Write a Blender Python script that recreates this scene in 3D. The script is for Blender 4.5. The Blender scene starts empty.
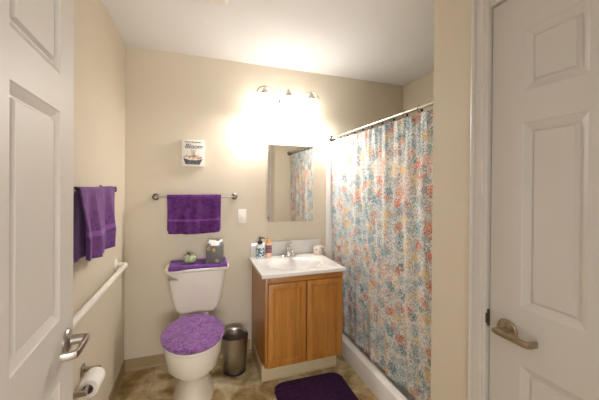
import bpy, bmesh, math, random
from mathutils import Vector, Matrix, noise
random.seed(7)
PI = math.pi
COL = bpy.context.scene.collection
SC = bpy.context.scene

# ------------------------------------------------------------------ materials
def new_mat(name):
    m = bpy.data.materials.new(name); m.use_nodes = True
    nt = m.node_tree; b = nt.nodes['Principled BSDF']
    return m, nt, b
def N(nt, typ, **kw):
    n = nt.nodes.new(typ)
    for k, v in kw.items():
        if k.startswith('_'): setattr(n, k[1:], v)
        else: n.inputs[k].default_value = v
    return n
def coords(nt, kind='Object', scale=(1, 1, 1)):
    tc = nt.nodes.new('ShaderNodeTexCoord'); mp = nt.nodes.new('ShaderNodeMapping')
    mp.inputs['Scale'].default_value = scale
    nt.links.new(tc.outputs[kind], mp.inputs['Vector'])
    return mp.outputs['Vector']
def bump(nt, b, fac, strength=.2, dist=.002):
    bp = N(nt, 'ShaderNodeBump', Strength=strength, Distance=dist)
    nt.links.new(fac, bp.inputs['Height']); nt.links.new(bp.outputs['Normal'], b.inputs['Normal'])
def ramp(nt, fac, stops, interp='LINEAR'):
    r = nt.nodes.new('ShaderNodeValToRGB'); r.color_ramp.interpolation = interp
    e = r.color_ramp.elements
    while len(e) < len(stops): e.new(.5)
    for i, (p, c) in enumerate(stops):
        e[i].position = p; e[i].color = (*c, 1) if len(c) == 3 else c
    nt.links.new(fac, r.inputs['Fac']); return r.outputs['Color']
def mixc(nt, fac, a, b_, mode='MIX'):
    m = nt.nodes.new('ShaderNodeMix'); m.data_type = 'RGBA'; m.blend_type = mode
    for sock, v in ((m.inputs[0], fac), (m.inputs[6], a), (m.inputs[7], b_)):
        if isinstance(v, (int, float)): sock.default_value = v
        elif isinstance(v, tuple): sock.default_value = (*v, 1)
        else: nt.links.new(v, sock)
    return m.outputs[2]
def math_(nt, op, a, b_=0.0, c=0.0):
    m = nt.nodes.new('ShaderNodeMath'); m.operation = op
    for i, v in enumerate((a, b_, c)):
        if isinstance(v, (int, float)): m.inputs[i].default_value = v
        else: nt.links.new(v, m.inputs[i])
    return m.outputs[0]
def noise_t(nt, vec, scale, detail=3, rough=.5, dist=0):
    n = N(nt, 'ShaderNodeTexNoise', Scale=scale, Detail=detail, Roughness=rough, Distortion=dist)
    nt.links.new(vec, n.inputs['Vector']); return n
def plain(name, col, rough=.5, metal=0, var=.04, vscale=12, bs=0, bscale=200, coat=0, spec=None):
    """procedural paint / plastic / metal: base colour with slight noise variation and bump"""
    m, nt, b = new_mat(name)
    v = coords(nt)
    n = noise_t(nt, v, vscale, 3)
    lo = tuple(max(0, c * (1 - var)) for c in col); hi = tuple(min(1, c * (1 + var)) for c in col)
    nt.links.new(ramp(nt, n.outputs['Fac'], [(.3, lo), (.7, hi)]), b.inputs['Base Color'])
    b.inputs['Roughness'].default_value = rough; b.inputs['Metallic'].default_value = metal
    if coat: b.inputs['Coat Weight'].default_value = coat
    if spec is not None: b.inputs['Specular IOR Level'].default_value = spec
    if bs:
        nb = noise_t(nt, v, bscale, 2); bump(nt, b, nb.outputs['Fac'], bs, .001)
    return m

WALLC = (.635, .562, .445)
M = {}
M['wall'] = plain('wall_paint', WALLC, .75, var=.015, vscale=3, bs=.12, bscale=260, spec=.3)
M['ceiling'] = plain('ceiling_paint', (.80, .79, .78), .9, var=.01, vscale=3, bs=.1, bscale=180, spec=.2)
M['door'] = plain('door_paint', (.60, .56, .51), .45, var=.01, vscale=4, bs=.05, bscale=150)
M['trim'] = plain('trim_paint', (.62, .58, .53), .42, var=.01, vscale=6)
M['vinyl_base'] = plain('vinyl_base', (.36, .26, .14), .5, var=.05, vscale=8)
M['toe_vinyl'] = plain('toe_vinyl', (.55, .44, .28), .5, var=.05, vscale=8)
M['porcelain'] = plain('porcelain', (.72, .66, .58), .12, var=.01, vscale=3, coat=.5)
M['seat_plastic'] = plain('seat_plastic', (.74, .68, .58), .25, var=.01)
M['marble'] = plain('cultured_marble', (.68, .655, .625), .15, var=.015, vscale=6, coat=.4)
M['nickel'] = plain('brushed_nickel', (.47, .42, .37), .32, metal=1, var=.08, vscale=40)
M['brass_nickel'] = plain('aged_nickel', (.42, .34, .24), .33, metal=1, var=.08, vscale=40)
M['dark_nickel'] = plain('dark_nickel', (.20, .165, .15), .3, metal=1, var=.08, vscale=40)
M['chrome'] = plain('chrome', (.78, .76, .74), .1, metal=1, var=.02)
M['white_bar'] = plain('white_coated_steel', (.80, .75, .68), .3, var=.01)
M['paper'] = plain('toilet_paper', (.82, .79, .75), .95, var=.02, vscale=60, bs=.3, bscale=300)
M['card'] = plain('card_core', (.42, .32, .23), .9)
M['switch'] = plain('switch_plastic', (.82, .78, .72), .35, var=.01)
M['fibreglass'] = plain('shower_acrylic', (.80, .77, .74), .25, var=.01)
M['black'] = plain('black_plastic', (.02, .018, .017), .35)
M['dark'] = plain('dark_metal', (.05, .06, .075), .4, metal=.5)
M['green_ceramic'] = plain('green_ceramic', (.36, .42, .25), .3, var=.25, vscale=25, coat=.3)
M['stem'] = plain('brown_stem', (.08, .05, .03), .7)
M['tissue'] = plain('tissue', (.85, .84, .83), .95)
M['orange_plastic'] = plain('orange_plastic', (.75, .33, .10), .3)
M['peach'] = plain('peach_liquid', (.80, .50, .32), .25)
M['clear_lotion'] = plain('pale_bottle', (.62, .66, .66), .2)
M['hinge'] = plain('strike_metal', (.12, .09, .07), .4, metal=.8)

def mk_mirror():
    m, nt, b = new_mat('mirror_glass')
    v = coords(nt); n = noise_t(nt, v, 5, 1)
    nt.links.new(ramp(nt, n.outputs['Fac'], [(0, (.86, .87, .85)), (1, (.89, .90, .88))]), b.inputs['Base Color'])
    b.inputs['Metallic'].default_value = 1; b.inputs['Roughness'].default_value = .01
    return m
M['mirror'] = mk_mirror()

def mk_shade():
    m, nt, b = new_mat('lit_frosted_glass')
    b.inputs['Base Color'].default_value = (.95, .93, .9, 1); b.inputs['Roughness'].default_value = .35
    v = coords(nt); n = noise_t(nt, v, 8, 1)
    nt.links.new(ramp(nt, n.outputs['Fac'], [(0, (1, .98, .95)), (1, (1, .985, .955))]), b.inputs['Emission Color'])
    b.inputs['Emission Strength'].default_value = 7.5
    return m
M['shade'] = mk_shade()

def mk_steel():
    m, nt, b = new_mat('brushed_steel')
    v = coords(nt, scale=(1, 1, 60)); n = noise_t(nt, v, 12, 3)
    nt.links.new(ramp(nt, n.outputs['Fac'], [(.3, (.50, .46, .42)), (.7, (.66, .61, .56))]), b.inputs['Base Color'])
    b.inputs['Metallic'].default_value = 1; b.inputs['Roughness'].default_value = .28
    return m
M['steel'] = mk_steel()

def mk_oak(name, axis):
    m, nt, b = new_mat(name)
    sc = {'z': (1, 1, .06), 'x': (.06, 1, 1)}[axis]
    v = coords(nt, scale=sc)
    n1 = noise_t(nt, v, 28, 5, .6, .6); n2 = noise_t(nt, v, 150, 3, .6)
    n3 = noise_t(nt, coords(nt), 4, 2)
    c1 = ramp(nt, n1.outputs['Fac'], [(.25, (.27, .095, .012)), (.5, (.40, .165, .026)), (.78, (.50, .235, .045))])
    c2 = ramp(nt, n2.outputs['Fac'], [(.35, (.72, .62, .5)), (.5, (1, 1, 1))])
    c = mixc(nt, .45, c1, c2, 'MULTIPLY')
    c3 = ramp(nt, n3.outputs['Fac'], [(.3, (.9, .86, .8)), (.7, (1, 1, 1))])
    nt.links.new(mixc(nt, .7, c, c3, 'MULTIPLY'), b.inputs['Base Color'])
    b.inputs['Roughness'].default_value = .38; b.inputs['Coat Weight'].default_value = .15
    bump(nt, b, n2.outputs['Fac'], .12, .001)
    return m
M['oak_v'] = mk_oak('oak_vertical', 'z'); M['oak_h'] = mk_oak('oak_horizontal', 'x')

def mk_floor():
    m, nt, b = new_mat('mottled_vinyl_floor')
    v = coords(nt)
    n1 = noise_t(nt, v, 5.5, 5, .62, .4); n2 = noise_t(nt, v, 22, 4, .6); n3 = noise_t(nt, v, 2.2, 2)
    c1 = ramp(nt, n1.outputs['Fac'], [(.32, (.20, .12, .04)), (.43, (.38, .26, .11)), (.52, (.58, .46, .26)), (.62, (.78, .70, .50))])
    c2 = ramp(nt, n2.outputs['Fac'], [(.3, (.72, .66, .55)), (.62, (1, 1, 1))])
    c3 = ramp(nt, n3.outputs['Fac'], [(.35, (.8, .76, .7)), (.65, (1, 1, 1))])
    c = mixc(nt, .8, mixc(nt, .6, c1, c2, 'MULTIPLY'), c3, 'MULTIPLY')
    br = N(nt, 'ShaderNodeTexBrick', Scale=1.0); br.offset = 0; br.squash = 1
    br.inputs['Brick Width'].default_value = .305; br.inputs['Row Height'].default_value = .305
    br.inputs['Mortar Size'].default_value = .0025; br.inputs['Mortar Smooth'].default_value = .5
    nt.links.new(v, br.inputs['Vector'])
    c = mixc(nt, math_(nt, 'MULTIPLY', br.outputs['Fac'], .35), c, (.22, .15, .08))
    nt.links.new(c, b.inputs['Base Color'])
    b.inputs['Roughness'].default_value = .42
    bump(nt, b, n2.outputs['Fac'], .1, .002)
    return m
M['floor'] = mk_floor()

def mk_terry(name, base, hi, band=None, fuzz=260, amp=.5, dist=.003, sheen=.4):
    """terry cloth; band = (v0, v1) gives a flat woven stripe in UV v"""
    m, nt, b = new_mat(name)
    v = coords(nt)
    n = noise_t(nt, v, fuzz, 3, .7); n2 = noise_t(nt, v, 30, 3, .6)
    f = math_(nt, 'ADD', math_(nt, 'MULTIPLY', n.outputs['Fac'], .6), math_(nt, 'MULTIPLY', n2.outputs['Fac'], .4))
    c = ramp(nt, f, [(.36, base), (.62, hi)])
    if band:
        uv = coords(nt, 'UV'); sx = nt.nodes.new('ShaderNodeSeparateXYZ'); nt.links.new(uv, sx.inputs[0])
        g = math_(nt, 'MULTIPLY', math_(nt, 'GREATER_THAN', sx.outputs[1], band[0]), math_(nt, 'LESS_THAN', sx.outputs[1], band[1]))
        c = mixc(nt, g, c, tuple(min(1, x * 1.25) for x in hi))
    nt.links.new(c, b.inputs['Base Color'])
    b.inputs['Roughness'].default_value = 1; b.inputs['Specular IOR Level'].default_value = .1
    b.inputs['Sheen Weight'].default_value = sheen; b.inputs['Sheen Roughness'].default_value = .4
    b.inputs['Sheen Tint'].default_value = (.8, .6, 1, 1)
    bump(nt, b, n.outputs['Fac'], amp, dist)
    return m
M['towel_back'] = mk_terry('purple_towel_back', (.045, .010, .066), (.15, .045, .20), (.60, .66))
M['towel_side'] = mk_terry('purple_towel_side', (.08, .024, .11), (.19, .08, .24), (.58, .66))
M['towel_tank'] = mk_terry('purple_cloth', (.075, .02, .13), (.17, .06, .26))
M['lid_cover'] = mk_terry('purple_plush', (.065, .022, .095), (.37, .17, .44), fuzz=110, amp=1, dist=.006, sheen=.6)
M['rug'] = mk_terry('dark_purple_plush', (.018, .004, .024), (.055, .015, .070), fuzz=170, amp=1, dist=.005, sheen=.15)

def mk_curtain():
    m, nt, b = new_mat('floral_curtain_fabric')
    uv = coords(nt, 'UV')
    def vor(scale, feat='F1', rnd=1, vec=uv):
        n = N(nt, 'ShaderNodeTexVoronoi', Scale=scale, Randomness=rnd); n.feature = feat; n.voronoi_dimensions = '2D'
        nt.links.new(vec, n.inputs['Vector']); return n
    wn = noise_t(nt, uv, 26, 4, .7)                              # warp so that petals are ragged
    wv = nt.nodes.new('ShaderNodeVectorMath'); wv.operation = 'MULTIPLY_ADD'
    nt.links.new(wn.outputs['Color'], wv.inputs[0]); wv.inputs[1].default_value = (.035, .035, 0); nt.links.new(uv, wv.inputs[2])
    W = wv.outputs[0]
    base = (.90, .86, .82)
    fine = noise_t(nt, uv, 75, 2, .6)
    col = mixc(nt, math_(nt, 'MULTIPLY', math_(nt, 'GREATER_THAN', fine.outputs['Fac'], .56), .4), base, (.42, .46, .47))
    T1, T2, O1, O2, Y1, G1 = (.13, .30, .38), (.30, .47, .53), (.74, .20, .09), (.78, .36, .22), (.86, .64, .28), (.40, .46, .47)
    pals = [
        (10.5, 84, .46, 2.1, .36, [(0, T1), (.16, O1), (.34, T2), (.5, Y1), (.64, G1), (.74, O2), (.88, T1)]),
        (14, 95, .42, 1.9, .30, [(0, T2), (.2, O2), (.36, G1), (.6, Y1), (.74, T1), (.88, O1)]),
        (5., 115, .40, .9, 0, [(0, T2), (.3, G1), (.6, (.33, .42, .46)), (.85, O2)]),
    ]
    for i, (cs, ps, rad, dk, wsh, pal) in enumerate(reversed(pals)):
        off = nt.nodes.new('ShaderNodeVectorMath'); off.operation = 'ADD'
        nt.links.new(W, off.inputs[0]); off.inputs[1].default_value = (1.7 * i + .3, 2.3 * i + .9, 0)
        cl = vor(cs, vec=off.outputs[0]); pe = vor(ps, vec=off.outputs[0])
        sepc = nt.nodes.new('ShaderNodeSeparateColor'); nt.links.new(cl.outputs['Color'], sepc.inputs[0])
        pc = ramp(nt, sepc.outputs[0], pal, 'CONSTANT')
        sepp = nt.nodes.new('ShaderNodeSeparateColor'); nt.links.new(pe.outputs['Color'], sepp.inputs[0])
        # a petal shows when its random draw exceeds the distance from the flower centre
        dens = math_(nt, 'MULTIPLY', cl.outputs['Distance'], dk)
        keep = math_(nt, 'GREATER_THAN', sepp.outputs[0], dens)
        inside = math_(nt, 'LESS_THAN', pe.outputs['Distance'], rad)
        mask = math_(nt, 'MULTIPLY', math_(nt, 'MULTIPLY', keep, inside), .9)
        if wsh:   # soft watercolour wash round each flower
            wash = math_(nt, 'MULTIPLY', math_(nt, 'LESS_THAN', cl.outputs['Distance'], .36), wsh)
            nn = noise_t(nt, uv, 70, 2, .6); wash = math_(nt, 'MULTIPLY', wash, math_(nt, 'GREATER_THAN', nn.outputs['Fac'], .46))
            col = mixc(nt, wash, col, pc)
        dark = mixc(nt, math_(nt, 'MULTIPLY', math_(nt, 'GREATER_THAN', sepp.outputs[1], .8), .45), pc, (.10, .14, .20))
        col = mixc(nt, mask, col, dark)
    nt.links.new(col, b.inputs['Base Color'])
    b.inputs['Roughness'].default_value = .8; b.inputs['Specular IOR Level'].default_value = .2
    tr = nt.nodes.new('ShaderNodeBsdfTranslucent'); nt.links.new(col, tr.inputs['Color'])
    mx = nt.nodes.new('ShaderNodeMixShader'); mx.inputs[0].default_value = .2
    out = nt.nodes['Material Output']
    nt.links.new(b.outputs[0], mx.inputs[1]); nt.links.new(tr.outputs[0], mx.inputs[2]); nt.links.new(mx.outputs[0], out.inputs[0])
    wv2 = noise_t(nt, uv, 500, 1); bump(nt, b, wv2.outputs['Fac'], .15, .001)
    return m
M['curtain'] = mk_curtain()

# ------------------------------------------------------------------ mesh helpers
def wloc(o):
    v = Vector((0, 0, 0))
    while o: v += o.location; o = o.parent
    return v
def obj(name, bm, mat, parent=None, loc=None, smooth=True, angle=35, **props):
    """link a bmesh given in world coordinates as one object (origin at loc, or the parent's origin)"""
    me = bpy.data.meshes.new(name)
    org = wloc(parent) if parent else Vector(loc or (0, 0, 0))
    bmesh.ops.remove_doubles(bm, verts=bm.verts, dist=1e-6)
    bmesh.ops.recalc_face_normals(bm, faces=bm.faces)
    if org.length: bmesh.ops.translate(bm, verts=bm.verts, vec=-org)
    bm.to_mesh(me); bm.free()
    if isinstance(mat, (list, tuple)):
        for x in mat: me.materials.append(x)
    else: me.materials.append(mat)
    if smooth:
        me.polygons.foreach_set('use_smooth', [True] * len(me.polygons))
        me.set_sharp_from_angle(angle=math.radians(angle))
    o = bpy.data.objects.new(name, me); COL.objects.link(o)
    if parent: o.parent = parent
    else: o.location = org
    for k, v in props.items(): o[k] = v
    return o
def thing(name, label, cat, loc, group=None):
    o = bpy.data.objects.new(name, None); COL.objects.link(o); o.location = loc
    o.empty_display_size = .05
    o['label'] = label; o['category'] = cat
    if group: o['group'] = group
    return o
def BM(): return bmesh.new()
def box(bm, x0, x1, y0, y1, z0, z1, bev=0, seg=2):
    t = bmesh.new()
    bmesh.ops.create_cube(t, size=1)
    for v in t.verts:
        v.co = Vector((x0 + (v.co.x + .5) * (x1 - x0), y0 + (v.co.y + .5) * (y1 - y0), z0 + (v.co.z + .5) * (z1 - z0)))
    if bev: bmesh.ops.bevel(t, geom=t.edges[:], offset=bev, segments=seg, affect='EDGES', profile=.5)
    merge(bm, t); return bm
def merge(bm, t):
    me = bpy.data.meshes.new('tmp'); t.to_mesh(me); t.free(); bm.from_mesh(me); bpy.data.meshes.remove(me)
def loft(bm, rings, cap0=True, cap1=True, closed=True):
    R = [[bm.verts.new(p) for p in r] for r in rings]
    n = len(R[0])
    for a, b in zip(R, R[1:]):
        for i in range(n if closed else n - 1):
            j = (i + 1) % n
            bm.faces.new((a[i], a[j], b[j], b[i]))
    if cap0: bm.faces.new(R[0][::-1])
    if cap1: bm.faces.new(R[-1])
    return bm
def frame_of(d):
    d = d.normalized(); up = Vector((0, 0, 1)) if abs(d.z) < .9 else Vector((1, 0, 0))
    a = d.cross(up).normalized(); return a, d.cross(a).normalized()
def tube(bm, pts, r, n=12, cap=True, ry=None):
    """sweep a circle (radius r or list) along a polyline"""
    pts = [Vector(p) for p in pts]; rings = []; pa = None
    for i, p in enumerate(pts):
        d = (pts[min(i + 1, len(pts) - 1)] - pts[max(i - 1, 0)])
        a, b = frame_of(d)
        if pa is not None:
            a = (pa - d.normalized() * pa.dot(d.normalized())).normalized(); b = d.normalized().cross(a)
        pa = a
        rr = r[i] if isinstance(r, (list, tuple)) else r
        r2 = rr if ry is None else ry
        rings.append([p + a * math.cos(2 * PI * k / n) * rr + b * math.sin(2 * PI * k / n) * r2 for k in range(n)])
    return loft(bm, rings, cap, cap)
def curve_pts(ps, n=8):
    """Catmull-Rom through ps"""
    P = [Vector(p) for p in ps]; P = [2 * P[0] - P[1]] + P + [2 * P[-1] - P[-2]]; out = []
    for i in range(1, len(P) - 2):
        for k in range(n):
            t = k / n; a, b, c, d = P[i - 1:i + 3]
            out.append(.5 * ((2 * b) + (c - a) * t + (2 * a - 5 * b + 4 * c - d) * t * t + (3 * b - a - 3 * c + d) * t ** 3))
    out.append(P[-2]); return out
def lathe(bm, prof, c, axis='z', n=32, cap0=True, cap1=True):
    """prof = [(radius, height)], revolve about the axis through c"""
    c = Vector(c); rings = []
    for r, h in prof:
        ring = []
        for k in range(n):
            a = 2 * PI * k / n; u, w = r * math.cos(a), r * math.sin(a)
            v = {'z': (u, w, h), 'y': (u, h, w), 'x': (h, u, w)}[axis]
            ring.append(c + Vector(v))
        rings.append(ring)
    return loft(bm, rings, cap0, cap1)
def rrect(cx, cy, hx, hy, r, z, n=6):
    """rounded rectangle ring in XY"""
    r = min(r, hx - 1e-4, hy - 1e-4); out = []
    for q, (sx, sy) in enumerate(((1, 1), (-1, 1), (-1, -1), (1, -1))):
        for k in range(n + 1):
            a = q * PI / 2 + k / n * PI / 2
            out.append(Vector((cx + sx * (hx - r) + r * math.cos(a), cy + sy * (hy - r) + r * math.sin(a), z)))
    return out

# ------------------------------------------------------------------ room (metres)
XL, YB, ZC = -.5214, 2.477, 2.44
XR, XS = .9688, 1.982
def struct(name, bm, mat, **k): return obj(name, bm, mat, kind='structure', smooth=k.pop('smooth', False), **k)
struct('floor', box(BM(), XL - .12, XS + .12, -1.0, YB + .12, -.05, 0), M['floor'])
struct('ceiling', box(BM(), XL - .12, XS + .12, -.05, YB + .12, ZC, ZC + .05), M['ceiling'])
struct('wall_left', box(BM(), XL - .12, XL, -.05, YB + .12, 0, ZC), M['wall'])
struct('wall_back', box(BM(), XL, XS + .12, YB, YB + .12, 0, ZC), M['wall'])
struct('wall_alcove', box(BM(), XS, XS + .12, .9, YB, 0, ZC), M['wall'])
XW = XR - .006
EY1, EY0 = .744, .158                       # closet door opening
b = BM(); box(b, XW, XW + .1, EY1 + .012, 1.003, 0, ZC); box(b, XW, XW + .1, EY0 - .012, EY1 + .012, 2.045, ZC); box(b, XW, XW + .1, -.05, EY0 - .012, 0, ZC)
box(b, XW + .1, XS, .9, 1.003, 0, ZC)
struct('wall_right', b, M['wall'])
b = BM(); box(b, XL, -.315, -.05, .07, 0, ZC); box(b, .66, XW, -.05, .07, 0, ZC); box(b, -.315, .66, -.05, .07, 2.06, ZC)
struct('wall_front', b, M['wall'])
# vinyl cove base
def cove(bm, p0, p1, nrm, h=.088):
    p0 = Vector(p0); p1 = Vector(p1); n_ = Vector(nrm)
    prof = [(0.0, h), (.003, h), (.004, h - .004), (.004, .014), (.008, .004), (.016, 0), (0, 0)]
    loft(bm, [[p + n_ * a + Vector((0, 0, z)) for a, z in prof] for p in (p0, p1)])
    return bm
struct('baseboard_back', cove(BM(), (XL, YB, 0), (.42, YB, 0), (0, -1, 0)), M['vinyl_base'])
b = cove(BM(), (1.03, YB, 0), (1.17, YB, 0), (0, -1, 0)); struct('baseboard_back_corner', b, M['vinyl_base'])
struct('baseboard_left', cove(BM(), (XL, .07, 0), (XL, YB, 0), (1, 0, 0)), M['vinyl_base'])
struct('baseboard_right', cove(BM(), (XW, .83, 0), (XW, 1.003, 0), (-1, 0, 0)), M['vinyl_base'])

# casing round the closet door
def casing(bm):
    prof = [(0, .017), (.005, .019), (.010, .017), (.012, .010), (.017, .009), (.019, .013), (.034, .011), (.036, .014), (.044, .014), (.046, .009), (.054, .008), (.057, .005)]
    # prof: distance from wall side -> inner side, thickness off the wall
    yo = .806; ztop = 2.115
    def row(d, t): return [Vector((XW - t, yo - d, 0)), Vector((XW - t, yo - d, ztop - d)), Vector((XW - t, .072 + 0, ztop - d))]
    rows = [row(d, 0) if False else row(d, t) for d, t in prof]
    rows = [row(0, 0)] + rows + [row(.057, 0)]
    R = [[bm.verts.new(p) for p in r] for r in rows]
    for a, c in zip(R, R[1:]):
        for i in range(2): bm.faces.new((a[i], a[i + 1], c[i + 1], c[i]))
    return bm
struct('trim_1', casing(BM()), M['trim'], smooth=False)
b = BM(); box(b, XW - .001, XW + .1, EY1 + .004, EY1 + .012, 0, 2.045); box(b, XW - .001, XW + .1, EY0 - .012, EY1 + .012, 2.035, 2.045); box(b, XW - .001, XW + .1, EY0 - .012, EY0 - .002, 0, 2.045)
box(b, XW + .045, XW + .06, EY1 - .012, EY1 + .002, 0, 2.035)
struct('trim_2', b, M['trim'])
b = BM(); box(b, -.315, -.297, -.05, .07, 0, 2.045); box(b, .642, .66, -.05, .07, 0, 2.045); box(b, -.315, .66, -.05, .07, 2.045, 2.06)
struct('trim_3', b, M['trim'])

# six-panel doors: local (t along width, n off the face, z)
def panel_door(bm, Wd, H, th, cols, rows, X):
    xs = sorted({0, Wd, *[c for p in cols for c in p]}); zs = sorted({.012, H, *[c for p in rows for c in p]})
    prof = [(0, 0), (.003, -.0025), (.022, -.012), (.027, -.012), (.033, -.004), (.035, -.004)]
    for side in (0, 1):
        for i in range(len(xs) - 1):
            for j in range(len(zs) - 1):
                x0, x1, z0, z1 = xs[i], xs[i + 1], zs[j], zs[j + 1]
                def P(x, z, d):
                    n_ = d if side == 0 else -th - d
                    return X(x, n_, z)
                if (x0, x1) in cols and (z0, z1) in rows:
                    R = [[bm.verts.new(P(x, z, d)) for x, z in ((x0 + o, z0 + o), (x1 - o, z0 + o), (x1 - o, z1 - o), (x0 + o, z1 - o))] for o, d in prof]
                    for a, c in zip(R, R[1:]):
                        for k in range(4): bm.faces.new((a[k], a[(k + 1) % 4], c[(k + 1) % 4], c[k]))
                    bm.faces.new(R[-1])
                else:
                    bm.faces.new([bm.verts.new(P(*q, 0)) for q in ((x0, z0), (x1, z0), (x1, z1), (x0, z1))])
    for k in range(4):
        q = [(0, .012), (Wd, .012), (Wd, H), (0, H)]; a, c = q[k], q[(k + 1) % 4]
        bm.faces.new([bm.verts.new(X(*p)) for p in ((a[0], 0, a[1]), (c[0], 0, c[1]), (c[0], -th, c[1]), (a[0], -th, a[1]))])
    return bm
def lever(name, X, t0, z, mat, parent, lab, n0=0, sgn=1):
    """rosette, spindle and a lever that returns to the door; X maps (t,n,z)"""
    def T(t, n_, zz): return X(t, n0 + sgn * n_, zz)
    b = BM()
    rings = []
    for r, h in ((.033, 0), (.033, .004), (.030, .008), (.020, .011), (.014, .013), (.0125, .044)):
        rings.append([T(t0 + r * math.cos(2 * PI * k / 28), h, z + r * math.sin(2 * PI * k / 28)) for k in range(28)])
    loft(b, rings)
    # rounded-rectangle bar swept: out, along, back
    path = [(t0 - .016, .046), (t0, .048), (t0 + .04, .048), (t0 + .080, .047), (t0 + .089, .044), (t0 + .094, .034), (t0 + .095, .014)]
    rings = []
    for i, (t, h) in enumerate(path):
        a = path[max(0, i - 1)]; c = path[min(len(path) - 1, i + 1)]
        dx, dy = c[0] - a[0], c[1] - a[1]; L = math.hypot(dx, dy); nx, ny = -dy / L, dx / L
        hh = .0105 if i else .007; tt = .0058
        ring = []
        for k in range(14):
            an = 2 * PI * k / 14; u = math.copysign(abs(math.cos(an)) ** .6, math.cos(an)) * tt; w = math.copysign(abs(math.sin(an)) ** .6, math.sin(an)) * hh
            ring.append(T(t + nx * u, h + ny * u, z + w))
        rings.append(ring)
    loft(b, rings)
    return obj(name, b, mat, parent, label=lab)

# open entrance door on the left
da = -.075; Wl = .905
u_ = Vector((-math.sin(da), -math.cos(da), 0)); n_ = Vector((math.cos(da), -math.sin(da), 0)); o_ = Vector((-.3583, 1.0544, 0))
XA = lambda t, n, z: o_ + u_ * t + n_ * n + Vector((0, 0, z))
hinge_pt = o_ + u_ * Wl
ca = (.1125, .3737); cb = (Wl - .3737, Wl - .1125)
d1 = obj('door_1', panel_door(BM(), Wl, 2.03, .035, [ca, cb], [(.21, .876), (1.04, 1.597), (1.6945, 1.905)], XA), M['door'], None, loc=tuple(hinge_pt), kind='structure', smooth=False)
d1['label'] = 'open white six-panel door at the left edge, in front of the left wall'
lever('door_handle', XA, .062, .958, M['nickel'], d1, 'brushed nickel lever handle')
lever('door_handle', XA, .062, .958, M['nickel'], d1, 'brushed nickel lever handle on the wall side', n0=-.035, sgn=-1)
for z in (.25, 1.0, 1.8):
    b = BM(); tube(b, [XA(Wl + .006, -.002, z - .045), XA(Wl + .006, -.002, z + .045)], .006)
    obj('hinge', b, M['nickel'], d1, label='nickel hinge')
# closet door on the right
XB = lambda t, n, z: Vector((XR + .006 - n, EY1 - t, z))
Wr = EY1 - EY0; w_ = .168
d2 = obj('door_2', panel_door(BM(), Wr, 2.03, .035, [(.1018, .2695), (Wr - .2695, Wr - .1018)], [(.21, .837), (1.0176, 1.609), (1.7096, 1.905)], XB), M['door'], None, loc=(XR, EY1, 0), kind='structure', smooth=False)
d2['label'] = 'closed white six-panel closet door in the right wall'
lever('door_handle', XB, .062, .930, M['brass_nickel'], d2, 'aged nickel lever handle')
b = BM(); box(b, XR - .004, XR + .02, EY1 + .0002, EY1 + .006, .915, .972); box(b, XR - .010, XR - .002, EY1 + .001, EY1 + .009, .925, .960)
obj('strike_plate', b, M['hinge'], d2, label='dark metal strike plate')

# ------------------------------------------------------------------ shower
sp = thing('shower_pan', 'low white shower pan with a raised curb along the floor', 'shower pan', (1.125, 1.003, 0))
b = BM()
x0, x1, y0, y1 = 1.125, XS - .002, 1.006, YB - .002
loft(b, [rrect((x0 + x1) / 2, (y0 + y1) / 2, (x1 - x0) / 2 - e, (y1 - y0) / 2 - e, r, z, 5) for e, r, z in
         ((0, .012, 0), (0, .012, .125), (.003, .014, .132), (.010, .016, .135), (.055, .03, .135), (.062, .04, .130), (.070, .05, .050), (.085, .06, .034), (.30, .08, .026))])
obj('pan', b, M['fibreglass'], sp)
b = BM(); lathe(b, [(.055, .0), (.055, .003), (.045, .004), (.01, .003)], (1.58, 1.75, .0265)); obj('drain', b, M['chrome'], sp)
b = BM(); box(b, 1.118, XS - .001, YB - .014, YB - .001, .1355, 1.87, .005); box(b, XS - .014, XS - .001, 1.02, YB - .014, .1355, 1.87, .004)
box(b, 1.112, 1.160, YB - .022, YB - .012, .136, 1.87, .004)
sr = obj('shower_surround', b, M['fibreglass'], None, loc=(1.55, YB - .01, .1355), label='white glossy shower wall surround behind the curtain', category='shower surround')
# rod
rd = thing('curtain_rod', 'straight chrome rod carrying the floral shower curtain', 'curtain rod', (1.165, YB, 1.845))
b = BM(); tube(b, [(1.165, 1.02, 1.845), (1.165, YB - .03, 1.845)], .0105, 16); obj('rod', b, M['nickel'], rd)
for ya, yb in ((1.004, 1.022), (YB - .015, YB - .036)):
    b = BM(); s = 1 if yb > ya else -1
    lathe(b, [(.028, 0), (.028, s * .005), (.018, s * .016), (.0135, s * .018)], (1.165, ya, 1.845), 'y', 20); obj('end_flange', b, M['dark_nickel'], rd)
# rings
NR = 12
words = ['nearest the back wall', 'second from the back wall', 'third from the back wall', 'fourth from the back wall', 'fifth from the back wall', 'sixth from the back wall',
         'seventh from the back wall', 'eighth from the back wall', 'fourth from the near end', 'third from the near end', 'second from the near end', 'nearest the closet wall']
ring_y = [2.425 - i * (2.425 - 1.07) / (NR - 1) for i in range(NR)]
b = BM()
pts = [(1.165 + .0155 * math.cos(a), 0, -.006 + .0205 * math.sin(a)) for a in [2 * PI * k / 20 for k in range(20)]]
rings = []
for k, p in enumerate(pts):
    a = 2 * PI * k / 20; nx, nz = math.cos(a), math.sin(a)
    rings.append([Vector((p[0] - 1.165 + nx * .0018 * math.cos(q), .0018 * math.sin(q), p[2] + nz * .0018 * math.cos(q))) for q in [2 * PI * j / 6 for j in range(6)]])
loft(b, rings + [rings[0]], False, False)
lathe(b, [(.001, -.008), (.006, -.0065), (.008, 0), (.006, .0065), (.001, .008)], (.017, 0, -.012), 'z', 10)
ring0 = obj('curtain_ring', b, M['dark'], None, loc=(0, 0, 0))
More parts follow.
